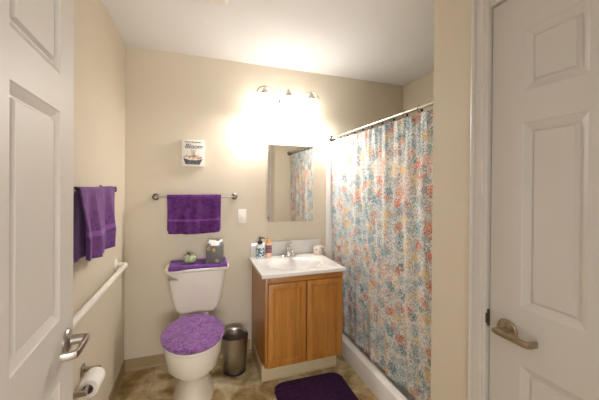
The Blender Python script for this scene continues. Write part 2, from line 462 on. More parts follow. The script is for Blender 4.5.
for i, y in enumerate(ring_y):
    r = ring0 if i == 0 else ring0.copy()
    if i: COL.objects.link(r)
    r.location = (1.165, y, 1.845)
    r['label'] = 'small dark curtain ring on the chrome rod, ' + words[i]; r['category'] = 'curtain ring'; r['group'] = 'rings carrying the shower curtain'
# curtain
def curtain():
    bm = BM(); uvl = bm.loops.layers.uv.new('uv')
    ny, nz = 300, 60; Y0, Y1 = 1.04, 2.456
    zt, zb = 1.822, .124
    step = ring_y[0] - ring_y[1]
    def P(i, j):
        t = i / ny; y = Y0 + (Y1 - Y0) * t; v = j / nz
        ph = 2 * PI * (y - ring_y[0]) / step
        top = .012 * math.cos(ph) ** 3
        # scalloped top edge
        ztop = zt - .010 * (1 - math.cos(ph)) / 2
        z = ztop + (zb - ztop) * v
        amp = .009 + .009 * v * (1 - .35 * v)
        low = math.sin(PI * min(1, v * 1.0))
        f = math.sin(2 * PI * y / .19 + .8 * math.sin(5 * y) + .5 * v) * .6 + math.sin(2 * PI * y / .105 + 2 + 1.1 * math.sin(7 * y)) * .4
        f = f * (min(1, v * 3 + .25)) 
        # bottom is tucked inside the curb, near end hangs on the curb
        xb = 1.208; lift = 0
        if 1.385 < y < 1.56:
            q = (1.56 - y) / .175; xb += .02 * math.sin(PI * q); lift = .035 * q * q
        ease = v ** 1.3
        x = 1.170 + (xb - 1.170) * ease + amp * f * (1 - .3 * ease) + top * (1 - min(1, v * 5))
        yy = y + .006 * math.sin(2 * PI * y / .095 + 1) * v
        z += lift * v ** 6
        return Vector((x, yy, z))
    G = [[P(i, j) for j in range(nz + 1)] for i in range(ny + 1)]
    U = [0]
    for i in range(ny): U.append(U[-1] + (G[i + 1][nz // 3] - G[i][nz // 3]).length)
    V = [[bm.verts.new(p) for p in r] for r in G]
    for i in range(ny):
        for j in range(nz):
            f = bm.faces.new((V[i][j], V[i + 1][j], V[i + 1][j + 1], V[i][j + 1]))
            for l, (a, c) in zip(f.loops, ((i, j), (i + 1, j), (i + 1, j + 1), (i, j + 1))):
                l[uvl].uv = (U[a], 1.83 - G[a][c].z)
    return bm
cu = obj('shower_curtain', curtain(), M['curtain'], None, loc=(1.2, 1.75, .08), angle=80,
    label='white shower curtain with an orange, teal and yellow floral print', category='shower curtain')
so = cu.modifiers.new('solid', 'SOLIDIFY'); so.thickness = .0012

# ------------------------------------------------------------------ vanity
vc = thing('vanity_cabinet', 'honey oak two-door vanity cabinet under the white sink top', 'cabinet', (.72, 2.2, 0))
VX0, VX1, VY0, VY1, VZ0, VZ1 =   .434, 1.024, 1.944, 2.470, .148, .770
def side(bm, xa, xb):   # side panel with the toe notch
    q = [(VY0 + .019, VZ0), (VY0 + .10, VZ0), (VY0 + .10, 0), (VY1, 0), (VY1, VZ1 - .001), (VY0 + .019, VZ1 - .001)]
    return loft(bm, [[Vector((x, y, z)) for y, z in q] for x in (xa, xb)])
for xa, xb in ((VX0, VX0 + .016), (VX1 - .016, VX1)): obj('side_panel', side(BM(), xa, xb), M['oak_v'], vc, smooth=False)
obj('bottom_panel', box(BM(), VX0 + .016, VX1 - .016, VY0 + .019, VY1, VZ0, VZ0 + .014), M['oak_h'], vc)
obj('back_panel', box(BM(), VX0 + .016, VX1 - .016, VY1 - .006, VY1, VZ0 + .014, VZ1 - .001), M['oak_h'], vc)
b = BM()  # face frame
box(b, VX0, VX0 + .035, VY0, VY0 + .019, VZ0, VZ1 - .001, .0015); box(b, VX1 - .035, VX1, VY0, VY0 + .019, VZ0, VZ1 - .001, .0015)
box(b, .7285 - .02, .7285 + .02, VY0, VY0 + .019, VZ0 + .03, VZ1 - .05, .0015)
obj('face_frame', b, M['oak_v'], vc)
b = BM(); box(b, VX0 + .034, VX1 - .034, VY0 + .0005, VY0 + .019, VZ1 - .05, VZ1 - .001, .0015); obj('face_rail', b, M['oak_h'], vc); b = BM(); box(b, VX0 + .034, VX1 - .034, VY0 + .0005, VY0 + .019, VZ0, VZ0 + .03, .0015)
obj('face_rail', b, M['oak_h'], vc)
def oak_door(x0, x1):
    z0, z1 = VZ0 + .004, .728; y = VY0 - .0195; s = .050
    b = BM()   # one frame mesh with mitred bevel inside
    O = [(x0, z0), (x1, z0), (x1, z1), (x0, z1)]
    def ring(o, d): return [Vector((x, d, z)) for x, z in ((x0 + o, z0 + o), (x1 - o, z0 + o), (x1 - o, z1 - o), (x0 + o, z1 - o))]
    loft(b, [ring(0, VY0 - .001), ring(0, y + .005), ring(.002, y + .001), ring(.005, y), ring(s - .013, y), ring(s - .010, y + .006), ring(s - .003, y + .008), ring(s, y + .013), ring(s, VY0 - .001)], False, False)
    dr = obj('door', b, M['oak_v'], vc, angle=25)
    b = BM(); loft(b, [ring(s - .004, VY0 - .0015), ring(s - .004, y + .0125)]); obj('door_panel', b, M['oak_v'], dr)
oak_door(.451, .7235); oak_door(.7335, 1.009)
b = BM(); box(b, VX0 + .018, VX1 - .018, VY0 + .098, VY0 + .108, 0, VZ0 - .002)
box(b, VX0 - .004, VX0 - .0002, VY0 + .094, VY1 - .02, 0, .112, .001); box(b, VX0 - .004, VX1, VY0 + .094, VY0 + .0995, 0, .112, .001)
box(b, VX0 - .008, VX1, VY0 + .088, VY0 + .095, 0, .008, .002)
obj('toe_kick', b, M['toe_vinyl'], vc, label='beige vinyl toe strip')

# sink top
st = thing('sink_top', 'white cultured marble vanity top with moulded basin and backsplash', 'sink', (.72, 2.19, .77))
TX0, TX1, TY0, TY1, TZ = .405, 1.038, 1.918, YB - .003, .797
b = BM()
cx, cy, n = (TX0 + TX1) / 2, (TY0 + TY1 - .04) / 2 - .01, 64
def outer(e, z):
    out = []
    for k in range(n):
        a = 2 * PI * k / n; c, s = math.cos(a), math.sin(a)
        hx, hy = (TX1 - TX0) / 2 - e, (TY1 - TY0) / 2 - e
        t = min(hx / abs(c) if abs(c) > 1e-6 else 1e9, hy / abs(s) if abs(s) > 1e-6 else 1e9)
        out.append(Vector(((TX0 + TX1) / 2 + c * t, (TY0 + TY1) / 2 + s * t, z)))
    return out
def corner_fix(r, e):  # snap nearest samples to the true corners
    for sx in (-1, 1):
        for sy in (-1, 1):
            p = Vector(((TX0 + TX1) / 2 + sx * ((TX1 - TX0) / 2 - e), (TY0 + TY1) / 2 + sy * ((TY1 - TY0) / 2 - e), r[0].z))
            i = min(range(n), key=lambda i: (r[i] - p).length); r[i] = p
    return r
def ell(rx, ry, z): return [Vector((cx + rx * math.cos(2 * PI * k / n), cy + ry * math.sin(2 * PI * k / n), z)) for k in range(n)]
rs = [corner_fix(outer(0.004, .772), .004), corner_fix(outer(0, .776), 0), corner_fix(outer(0, TZ - .004), 0), corner_fix(outer(.002, TZ - .001), .002), corner_fix(outer(.006, TZ), .006)]
rs += [ell(.232, .178, TZ), ell(.222, .168, TZ - .003), ell(.205, .152, TZ - .016), ell(.18, .13, TZ - .05), ell(.14, .10, TZ - .09), ell(.08, .055, TZ - .112), ell(.03, .02, TZ - .118)]
loft(b, rs, False, True)
obj('top', b, M['marble'], st, angle=40)
b = BM(); box(b, TX0 + .012, TX1 + .02, YB - .024, YB - .003, TZ - .001, .918, .004); obj('backsplash', b, M['marble'], st)
b = BM(); lathe(b, [(.022, 0), (.022, .003), (.016, .004), (.002, .002)], (cx, cy, TZ - .1185)); obj('sink_drain', b, M['chrome'], st)
# faucet
fx, fy = .733, 2.385
fc = thing('faucet', 'chrome single-lever faucet behind the basin', 'faucet', (fx, fy, TZ))
b = BM(); loft(b, [rrect(fx, fy, .075 - e, .026 - e * .6, .025, z, 6) for e, z in ((0, TZ), (0, TZ + .008), (.006, TZ + .014), (.03, TZ + .020))]); obj('base_plate', b, M['chrome'], fc)
b = BM(); lathe(b, [(.025, 0), (.024, .02), (.021, .055), (.022, .062), (.015, .07), (.003, .072)], (fx, fy, TZ + .012), n=24); obj('body', b, M['chrome'], fc)
b = BM(); tube(b, curve_pts([(fx, fy - .01, TZ + .045), (fx, fy - .06, TZ + .068), (fx, fy - .11, TZ + .060), (fx, fy - .122, TZ + .040)], 6), [.014] * 9 + [.012] * 10, 14); obj('spout', b, M['chrome'], fc)
b = BM(); tube(b, curve_pts([(fx, fy, TZ + .082), (fx, fy + .012, TZ + .100), (fx, fy - .02, TZ + .118), (fx, fy - .055, TZ + .128)], 5), [.012, .012, .011, .010, .009, .008, .008, .008, .008, .008, .009, .009, .010, .010, .010, .008], 12); obj('lever', b, M['chrome'], fc)
# soap bottle
sx, sy = .487, 2.388
sb = thing('soap_bottle', 'pale liquid soap bottle with a black pump on the counter', 'soap bottle', (sx, sy, TZ))
b = BM(); loft(b, [rrect(sx, sy, a, c, r, TZ + z, 5) for a, c, r, z in ((.029, .020, .012, .001), (.033, .023, .014, .006), (.033, .023, .014, .095), (.028, .020, .014, .108), (.014, .013, .012, .116), (.013, .013, .012, .122))]); obj('bottle', b, M['clear_lotion'], sb)
def mk_label(name, c1, c2, c3, sc):
    m, nt, bb = new_mat(name); v = coords(nt, scale=(1, 1, 1)); n1 = noise_t(nt, v, sc, 2, .6)
    nt.links.new(ramp(nt, n1.outputs['Fac'], [(0, c1), (.47, c2), (.56, c3)], 'CONSTANT'), bb.inputs['Base Color']); bb.inputs['Roughness'].default_value = .4; return m
b = BM(); loft(b, [rrect(sx, sy, .0336, .0236, .0145, TZ + z, 5) for z in (.015, .088)], False, False); obj('front_label', b, mk_label('soap_label', (.03, .08, .11), (.18, .30, .36), (.70, .74, .72), 55), sb, label='teal and white patterned label')
b = BM(); lathe(b, [(.0185, .122), (.0195, .124), (.0195, .142), (.013, .146), (.006, .146), (.006, .163), (.011, .164), (.012, .174), (.008, .178)], (sx, sy, TZ), n=20)
tube(b, [(sx - .004, sy, TZ + .171), (sx + .016, sy - .008, TZ + .171), (sx + .032, sy - .014, TZ + .169), (sx + .036, sy - .015, TZ + .162)], [.007, .006, .005, .004], 10)
obj('pump', b, M['black'], sb)
# orange bottle
ox, oy = .563, 2.405
ob = thing('lotion_bottle', 'slim peach bottle with an orange cap beside the soap', 'bottle', (ox, oy, TZ))
b = BM(); loft(b, [rrect(ox, oy, a, c, r, TZ + z, 5) for a, c, r, z in ((.021, .014, .008, .001), (.0245, .017, .010, .005), (.0245, .017, .010, .112), (.020, .014, .010, .120))]); obj('bottle', b, M['peach'], ob)
b = BM(); loft(b, [rrect(ox, oy, .0252, .0177, .0105, TZ + z, 5) for z in (.038, .104)], False, False)
obj('front_label', b, mk_label('lotion_label', (.05, .04, .12), (.30, .07, .06), (.25, .16, .22), 60), ob, label='dark red and navy label')
b = BM(); lathe(b, [(.016, .120), (.0175, .122), (.0175, .148), (.015, .152), (.002, .153)], (ox, oy, TZ), n=20); obj('cap', b, M['orange_plastic'], ob)
# spotted cup
kx, ky = 1.000, 2.375
kc = thing('spotted_cup', 'white ceramic cup with dark red and pink spots by the backsplash', 'cup', (kx, ky, TZ))
b = BM(); prof = [(.030, .001), (.038, .004), (.041, .03), (.040, .070), (.0385, .073), (.037, .070), (.036, .01), (.002, .006)]
lathe(b, prof, (kx, ky, TZ), n=28); obj('cup_body', b, M['porcelain'], kc)
red = plain('dark_red_glaze', (.16, .008, .02), .3); pink = plain('pink_glaze', (.72, .33, .30), .3)
for a, z, r, mt in ((-2.25, .050, .0075, red), (-1.45, .030, .009, pink), (-.75, .036, .0065, red), (-1.75, .026, .006, pink), (-1.1, .055, .005, pink), (-2.6, .03, .005, pink)):
    b = BM(); d = Vector((math.cos(a), math.sin(a), 0)); c0 = Vector((kx, ky, TZ + z)) + d * .0402
    tube(b, [c0, c0 + d * .0022], [r, r * .7], 14); obj('spot', b, mt, kc, label='dark red spot' if mt is red else 'pink spot')
b = BM(); tube(b, curve_pts([(kx + .037, ky, TZ + .060), (kx + .062, ky - .004, TZ + .062), (kx + .066, ky - .004, TZ + .040), (kx + .055, ky, TZ + .022), (kx + .037, ky, TZ + .020)], 5), .0055, 10); obj('cup_handle', b, M['porcelain'], kc)

# ------------------------------------------------------------------ mirror cabinet, light, switch, sign
mc = thing('mirror_cabinet', 'frameless mirrored wall cabinet above the sink', 'mirror', (.75, YB - .04, 1.095))
MX0, MX1, MZ0, MZ1, MY = .550, .960, 1.096, 1.752, 2.398
b = BM(); box(b, MX0 + .004, MX1 - .004, MY + .006, YB - .001, MZ0 + .004, MZ1 - .004, .002); obj('body', b, M['white_bar'], mc)
b = BM(); y = MY
loft(b, [[Vector((x, d, z)) for x, z in ((MX0 + o, MZ0 + o), (MX1 - o, MZ0 + o), (MX1 - o, MZ1 - o), (MX0 + o, MZ1 - o))] for o, d in ((0, y + .006), (0, y))])
obj('mirror_door', b, M['mirror'], mc, angle=1, smooth=False)

LX = [.508, .712, .914]; LYc = YB - .135
vl = thing('vanity_light', 'three-shade wall light with curved nickel arms above the mirror', 'wall light', (.70, YB, 2.125))
b = BM(); lathe(b, [(.055, 0), (.055, -.008), (.045, -.016), (.02, -.022)], (.712, YB, 2.130), 'y', 28); obj('wall_plate', b, M['nickel'], vl)
b = BM()
for side in (-1, 1):
    x = lambda q: .712 + side * q
    tube(b, curve_pts([(x(0), YB - .02, 2.130), (x(.05), YB - .07, 2.140), (x(.12), YB - .11, 2.185), (x(.20), LYc, 2.217), (x(.25), LYc, 2.200), (x(.272), LYc, 2.160)], 7), .006, 10)
tube(b, curve_pts([(.712, YB - .02, 2.130), (.712, YB - .06, 2.185), (.712, LYc + .02, 2.220), (.712, LYc, 2.210)], 6), .006, 10)
obj('arm', b, M['nickel'], vl)
for x in LX:
    b = BM(); lathe(b, [(.004, .050), (.008, .048), (.010, .035), (.016, .030), (.026, .008), (.030, 0), (.030, -.012)], (x, LYc, 2.163), n=24); obj('socket_cup', b, M['nickel'], vl)
    b = BM(); lathe(b, [(.026, 2.155), (.045, 2.145), (.062, 2.120), (.070, 2.085), (.072, 2.045), (.070, 2.005), (.067, 1.985), (.065, 1.985), (.068, 2.015), (.069, 2.045), (.067, 2.085), (.059, 2.117), (.043, 2.140), (.024, 2.149)], (x, LYc, 0), n=32, cap0=False, cap1=False)
    obj('lamp_shade', b, M['shade'], vl, label='lit white bell glass shade')
    b = BM(); lathe(b, [(.002, 2.020), (.018, 2.027), (.028, 2.047), (.028, 2.065), (.018, 2.095), (.012, 2.135)], (x, LYc, 0), n=20); obj('bulb', b, M['shade'], vl)

b = BM(); box(b, .313, .383, YB - .006, YB - .0005, 1.086, 1.203, .002)
sw = obj('light_switch', b, M['switch'], None, loc=(.348, YB, 1.145), label='white wall switch plate between the towel and the mirror', category='light switch')
b = BM(); box(b, .332, .364, YB - .011, YB - .005, 1.113, 1.165, .002); obj('rocker', b, M['switch'], sw)

sg = thing('wall_plaque', 'small white plaque reading Bloom above a dark flower pot picture', 'wall sign', (-.044, YB, 1.55))
SX0, SX1, SZ0, SZ1, SY = -.128, .040, 1.552, 1.764, YB - .026
b = BM(); box(b, SX0, SX1, SY, YB - .001, SZ0, SZ1, .002); obj('board', b, plain('plaque_white', (.76, .72, .66), .7, var=.05, vscale=30), sg)
ink = plain('plaque_ink', (.035, .03, .03), .8); inkg = plain('plaque_grey', (.11, .105, .11), .8, var=.4, vscale=60)
def text(body, size, x, z, y, mat, parent, name, shear=0, extr=.0006, bold=0, xs=1):
    c = bpy.data.curves.new('t', 'FONT'); c.body = body; c.size = size; c.align_x = 'CENTER'; c.shear = shear; c.extrude = extr; c.offset = bold
    t = bpy.data.objects.new('t', c); COL.objects.link(t)
    dg = bpy.context.evaluated_depsgraph_get(); me = bpy.data.meshes.new_from_object(t.evaluated_get(dg))
    bpy.data.objects.remove(t); bm = BM(); bm.from_mesh(me); bpy.data.meshes.remove(me)
    for v in bm.verts: v.co = Vector((x + v.co.x * xs, y - v.co.z, z + v.co.y))
    return obj(name, bm, mat, parent, smooth=False)
cxs = (SX0 + SX1) / 2
text('wherever life plants you', .0125, cxs, 1.740, SY - .0006, ink, sg, 'small_lettering', bold=.0006)
b = BM()
text('Bloom', .050, cxs + .004, 1.694, SY - .0006, ink, sg, 'lettering', shear=.3, bold=.0002)
b = BM()  # boat-shaped dark pot
def slab(bm, poly, y0, y1): loft(bm, [[Vector((x, y0, z)) for x, z in poly], [Vector((x, y1, z)) for x, z in poly]])
slab(b, [(cxs - .055, 1.568), (cxs + .05, 1.566), (cxs + .072, 1.612), (cxs + .02, 1.600), (cxs - .03, 1.602), (cxs - .072, 1.618)], SY + .0005, SY - .0012)
obj('painted_pot', b, inkg, sg)
rnd = random.Random(3)
for k in range(16):
    x = cxs - .06 + .12 * k / 15 + rnd.uniform(-.004, .004); z = 1.615 + rnd.uniform(0, .022)
    b = BM(); r = rnd.uniform(.006, .010); lathe(b, [(r, .0004), (r * .9, -.001), (.001, -.0014)], (x, SY, z), 'y', 10)
    c = [(.62, .25, .16), (.70, .42, .30), (.22, .30, .15), (.70, .50, .2), (.5, .12, .12)][k % 5]
    obj('painted_flower', b, M.setdefault('pf%d' % (k % 5), plain('flower_paint', c, .8)), sg)
for dx in (-.008, .004, .014):
    b = BM(); tube(b, [(cxs + dx * .5, SY - .0004, 1.625), (cxs + dx, SY - .0004, 1.665), (cxs + dx * 1.4, SY - .0004, 1.685)], .0012, 6); obj('painted_stem', b, ink, sg)

# ------------------------------------------------------------------ towel bars
def drape(s0f, s1f, path, disp, ns, uvscale=1):
    """grid: s along the bar, path of (n, z, v) ; disp(s01, v, n, z) -> (ds, dn, dz)"""
    G = []
    for i in range(ns + 1):
        row = []
        for (n_, z, v) in path:
            t = i / ns; s = s0f(v) + (s1f(v) - s0f(v)) * t
            ds, dn, dz = disp(t, v, s)
            row.append((s + ds, n_ + dn, z + dz, v))
        G.append(row)
    return G
def grid_bm(G, conv):
    bm = BM(); uvl = bm.loops.layers.uv.new('uv')
    V = [[bm.verts.new(conv(*p[:3])) for p in r] for r in G]
    for i in range(len(G) - 1):
        for j in range(len(G[0]) - 1):
            f = bm.faces.new((V[i][j], V[i + 1][j], V[i + 1][j + 1], V[i][j + 1]))
            for l, (a, c) in zip(f.loops, ((i, j), (i + 1, j), (i + 1, j + 1), (i, j + 1))): l[uvl].uv = (a / (len(G) - 1), G[a][c][3])
    return bm
def towel_path(R, front_len, back_len, nf=28):
    """v: 0 at the bar, +1 bottom of the front, negative on the back side; n>0 away from the wall"""
    p = [(R, -front_len * (1 - k / nf), 1 - k / nf) for k in range(nf)]
    p += [(R * math.cos(a), R * math.sin(a), 0.0) for a in [PI * k / 8 for k in range(9)]]
    p += [(-R, -back_len * (k / 16), -k / 16) for k in range(1, 17)]
    return p
# back wall bar
BX0, BX1, BZ, BY = -.312, .283, 1.311, YB - .062
tb = thing('towel_bar', 'nickel towel bar on the back wall above the toilet', 'towel bar', ((BX0 + BX1) / 2, YB, BZ))
b = BM(); tube(b, [(BX0, BY, BZ), (BX1, BY, BZ)], .0075, 14); obj('bar', b, M['nickel'], tb)
for x in (BX0, BX1):
    b = BM(); lathe(b, [(.026, 0), (.026, -.006), (.018, -.012), (.011, -.016), (.011, -.046), (.017, -.050), (.019, -.062), (.017, -.074), (.004, -.078)], (x, YB, BZ), 'y', 22)
    obj('bar_post', b, M['dark_nickel'], tb)
def disp_b(t, v, s):
    a = max(0, abs(v))
    w = .011 * math.sin(2 * PI * (t * 2.2 + .1) + 1.2 * v) * a + .007 * (1 - 2 * abs(math.sin(PI * (t * 3.2 + .3 - .5 * v)))) * a + .006 * math.sin(2 * PI * (t * 5.3 + .35) + v) * a + .012 * a * (noise.noise(Vector((t * 4, v * 2, 3))))
    sag = (-.016 * math.sin(PI * t) ** .5 + .006) * a
    if v < 0: return (0, -abs(w) * .4, sag * .5)
    # centre pinch as in a folded towel
    return (-(t - .5) * .02 * a, w + .010 * a, sag)
G = drape(lambda v: -.226, lambda v: .170, towel_path(.0125, .278, .262), disp_b, 60)
tw = obj('hanging_towel', grid_bm(G, lambda s, n, z: Vector((s, BY - n, BZ + z))), M['towel_back'], None, loc=(-.03, BY, BZ), angle=80,
         label='purple towel folded over the bar on the back wall', category='towel')
m_ = tw.modifiers.new('solid', 'SOLIDIFY'); m_.thickness = .006; m_.offset = 1
# left wall bar
CY0, CY1, CZ, CX = 1.30, 1.900, 1.376, XL + .070
tb = thing('towel_bar', 'nickel towel bar on the left wall behind the open door', 'towel bar', (XL, (CY0 + CY1) / 2, CZ))
b = BM(); tube(b, [(CX, CY0, CZ), (CX, CY1, CZ)], .0075, 14); obj('bar', b, M['nickel'], tb)
for y in (CY0, CY1):
    b = BM(); lathe(b, [(.024, 0), (.024, .006), (.016, .012), (.009, .016), (.009, .056), (.014, .060), (.016, .070), (.014, .080), (.003, .083)], (XL, y, CZ), 'x', 20)
    obj('bar_post', b, M['dark_nickel'], tb)
def disp_s(t, v, s):
    a = min(1, abs(v) * 1.3 + .12)
    w = .017 * math.sin(2 * PI * (t * 2.4 + .25) + .9 * v) * a + .010 * (1 - 2 * abs(math.sin(PI * (t * 4.3 + .6 + .15 * v)))) * a + .008 * a * noise.noise(Vector((t * 5, v * 2, 8)))
    if v < 0: return (0, .3 * min(0, w) - .002 * a + .006 * math.sin(2 * PI * t * 3) * a * .5, -.01 * math.sin(6 * t))
    return (0, w * .85 + .008 * a, -.018 * math.sin(PI * t) * a + .012 * (t - .3) * a)
G = drape(lambda v: 1.345 + .06 * (v > 0) * min(1, v * 1.4), lambda v: 1.828, towel_path(.0125, .285, .280), disp_s, 70)
tw = obj('hanging_towel', grid_bm(G, lambda s, n, z: Vector((CX + n, s, CZ + z))), M['towel_side'], None, loc=(CX, 1.62, CZ), angle=80,
         label='purple towel hanging in folds from the bar on the left wall', category='towel')
m_ = tw.modifiers.new('solid', 'SOLIDIFY'); m_.thickness = .006; m_.offset = 1

# grab bar
gb = thing('grab_bar', 'white grab bar fixed low along the left wall', 'grab bar', (XL, 1.7, .865))
gx = XL + .062; gz = .866
b = BM(); tube(b, curve_pts([(XL + .004, 2.225, gz), (XL + .035, 2.225, gz), (gx - .006, 2.218, gz), (gx, 2.19, gz)], 5) + [Vector((gx, 1.5, gz))] + curve_pts([(gx, 1.20, gz), (gx - .006, 1.172, gz), (XL + .035, 1.165, gz), (XL + .004, 1.165, gz)], 5), .016, 18)
obj('bar', b, M['white_bar'], gb)
for y in (2.225, 1.165):
    b = BM(); lathe(b, [(.038, 0), (.038, .004), (.034, .008), (.017, .009)], (XL, y, gz), 'x', 24); obj('wall_flange', b, M['white_bar'], gb)

# toilet paper holder and roll
ty0, ty1, tz, tx = 1.455, 1.640, .517, XL + .066
th = thing('paper_holder', 'nickel toilet paper holder on the left wall', 'toilet paper holder', (XL, 1.55, tz))
for y in (ty0, ty1):
    b = BM(); box(b, XL + .0005, XL + .008, y - .018, y + .018, tz - .026, tz + .026, .004); box(b, XL + .006, tx + .012, y - .006, y + .006, tz - .011, tz + .011, .003)
    obj('holder_post', b, M['nickel'], th)
b = BM(); tube(b, [(tx, ty0, tz), (tx, ty1, tz)], .008, 12); obj('spindle', b, M['nickel'], th)
rl = thing('toilet_roll', 'white toilet paper roll on the nickel holder', 'toilet roll', (tx, 1.55, tz - .010))
b = BM(); rr = .041; yy0, yy1 = 1.500, 1.603; zc = tz - .014
lathe(b, [(.0215, 0), (rr - .003, 0), (rr, .003), (rr, yy1 - yy0 - .003), (rr - .003, yy1 - yy0), (.0215, yy1 - yy0), (.0215, 0)], (tx, yy0, zc), 'y', 36, False, False); obj('paper', b, M['paper'], rl)
b = BM(); lathe(b, [(.0213, -.001), (.0213, yy1 - yy0 + .001), (.0198, yy1 - yy0 + .001), (.0198, -.001), (.0213, -.001)], (tx, yy0, zc), 'y', 30, False, False); obj('core', b, M['card'], rl, label='brown cardboard core')

# ------------------------------------------------------------------ toilet
tcx = -.026
tl = thing('toilet', 'white two-piece toilet between the left wall and the vanity', 'toilet', (tcx, 2.1, 0))
def egg(hw, yf, yb, z, yc=None, pb=2.6, dx=0, n=48):
    yc = yc if yc is not None else yf + (yb - yf) * .48; out = []
    for k in range(n):
        a = 2 * PI * k / n; c, s = math.cos(a), math.sin(a)
        if s < 0: x, y = hw * c, yc + (yc - yf) * s
        else:
            p = 2 / pb; x = hw * math.copysign(abs(c) ** p, c); y = yc + (yb - yc) * abs(s) ** p
            x *= 1 - .26 * (abs(s) ** 1.5)
        out.append(Vector((tcx + dx + x, y, z)))
    return out
b = BM()
loft(b, [egg(.134, 1.865, 2.40, 0, 2.12, 4), egg(.130, 1.87, 2.40, .02, 2.12, 4), egg(.114, 1.89, 2.385, .10, 2.13, 4), egg(.116, 1.885, 2.375, .17, 2.1, 4),
         egg(.128, 1.845, 2.36, .225, 2.05, 3.2), egg(.170, 1.797, 2.35, .275, 2.02, 3), egg(.174, 1.785, 2.35, .345, 2.0, 3), egg(.180, 1.774, 2.36, .395, 2.0, 3), egg(.178, 1.776, 2.36, .408, 2.0, 3), egg(.150, 1.82, 2.34, .410, 2.0, 3)])
box(b, tcx - .105, tcx + .105, 2.27, 2.44, .30, .452, .02, 3)
obj('bowl', b, M['porcelain'], tl, angle=60)
b = BM(); loft(b, [egg(h, f, g, z, 2.0, 2.6) for h, f, g, z in ((.176, 1.772, 2.245, .412), (.183, 1.765, 2.25, .416), (.184, 1.764, 2.25, .424), (.178, 1.772, 2.245, .431))]); obj('seat', b, M['seat_plastic'], tl, angle=60)
b = BM(); loft(b, [egg(h, f, g, z, 2.0, 2.6) for h, f, g, z in ((.178, 1.772, 2.25, .433), (.183, 1.766, 2.255, .437), (.182, 1.767, 2.255, .446), (.170, 1.785, 2.245, .451))])
ld = obj('lid', b, M['seat_plastic'], tl, angle=60)
for s in (-1, 1):
    b = BM(); box(b, tcx + s * .07 - .018, tcx + s * .07 + .018, 2.235, 2.262, .411, .447, .006, 3); obj('seat_hinge', b, M['seat_plastic'], tl)
# tank : tapered with rounded bottom corners
b = BM(); ks = []
tkx = -.004
for z, hw, y0_, r in ((.448, .088, 2.295, .03), (.451, .116, 2.288, .035), (.461, .138, 2.280, .04), (.483, .155, 2.274, .04), (.53, .170, 2.270, .04), (.62, .187, 2.266, .04), (.70, .200, 2.264, .04), (.762, .209, 2.262, .04)):
    ks.append(rrect(tkx, (y0_ + 2.462) / 2, hw, (2.462 - y0_) / 2, r, z, 6))
loft(b, ks); obj('tank', b, M['porcelain'], tl, angle=60)
b = BM(); loft(b, [rrect(tkx, 2.360, .228 - e, .112 - e, .035, z, 7) for e, z in ((.012, .7625), (.004, .766), (0, .774), (0, .790), (.004, .797), (.012, .800))])
obj('tank_lid', b, M['porcelain'], tl, angle=60)
b = BM(); lathe(b, [(.014, 0), (.014, -.008), (.009, -.012)], (tkx - .185, 2.266, .732), 'y', 16)
tube(b, curve_pts([(tkx - .190, 2.252, .732), (tkx - .175, 2.248, .730), (tkx - .150, 2.246, .724), (tkx - .133, 2.246, .720)], 4), [.008] * 5 + [.0095] * 8, 10, ry=.006)
obj('flush_lever', b, M['nickel'], tl, label='metal flush lever')

# plush lid cover
b = BM(); n = 96; rings = []
for q in range(26):
    t = q / 25
    if t < .25: e = -.006 - .006 * math.sin(t / .25 * PI / 2); z = .436 + .018 * t / .25
    else:
        w = (t - .25) / .75; e = -.012 + .17 * w ** 1.0; z = .454 + .022 * math.sin(min(1, w * 4) * PI / 2) + .002 * w
    ring = egg(max(.004, .183 - e), 1.766 + e * 1.38, 2.245 - e * 1.25 if e > 0 else 2.245, z, 2.0, 2.5, n=n)
    if t > .02:
        ring = [p + Vector((0, 0, 1)) * (.0035 * noise.noise(p * 55) + .002 * noise.noise(p * 160) + .004 * noise.noise(p * 14)) + (p - Vector((tcx, 2, z))).normalized() * .0025 * noise.noise(p * 90) for p in ring]
    rings.append(ring)
loft(b, rings, False, True)
obj('lid_cover', b, M['lid_cover'], None, loc=(tcx, 2.0, .452), angle=80, label='fuzzy purple plush cover on the closed toilet lid', category='toilet lid cover')

# folded cloth on the tank
b = BM(); uvl = None
def cloth_ring(j, nj, y0_, y1_):
    return
G = []; nx, ny = 50, 26
cyb, cyf = 2.455, 2.243
for i in range(nx + 1):
    row = []; x = -.200 + .408 * i / nx
    for j in range(ny + 1):
        v = j / ny; L = v * (cyb - cyf + .017)
        if L < cyb - cyf: y, z = cyb - L, .8035
        else: y, z = cyf - .0012 * (L > cyb - cyf), .8035 - (L - (cyb - cyf))
        k_ = max(0, 1 - abs(L - (cyb - cyf)) / .008); z -= .002 * k_; y += .001 * k_
        top = L < cyb - cyf
        if top: z += .004 * max(0, noise.noise(Vector((x * 12, y * 14, 1)))) + .006 * math.exp(-((y - 2.425) / .012) ** 2) + .004 * math.exp(-((y - 2.27) / .012) ** 2)
        else: z += .012 * (.5 + .5 * noise.noise(Vector((x * 9, 0, 5)))) * (L - (cyb - cyf)) / .017; y -= .002 * abs(noise.noise(Vector((x * 20, z * 9, 2))))
        row.append((x, y, z, v))
    G.append(row)
tc_ = obj('tank_cloth', grid_bm(G, lambda x, y, z: Vector((x, y, z))), M['towel_tank'], None, loc=(0, 2.36, .80), angle=80, label='purple cloth laid over the toilet tank lid', category='cloth')
m_ = tc_.modifiers.new('solid', 'SOLIDIFY'); m_.thickness = .009; m_.offset = 1
bpy.context.view_layer.update()

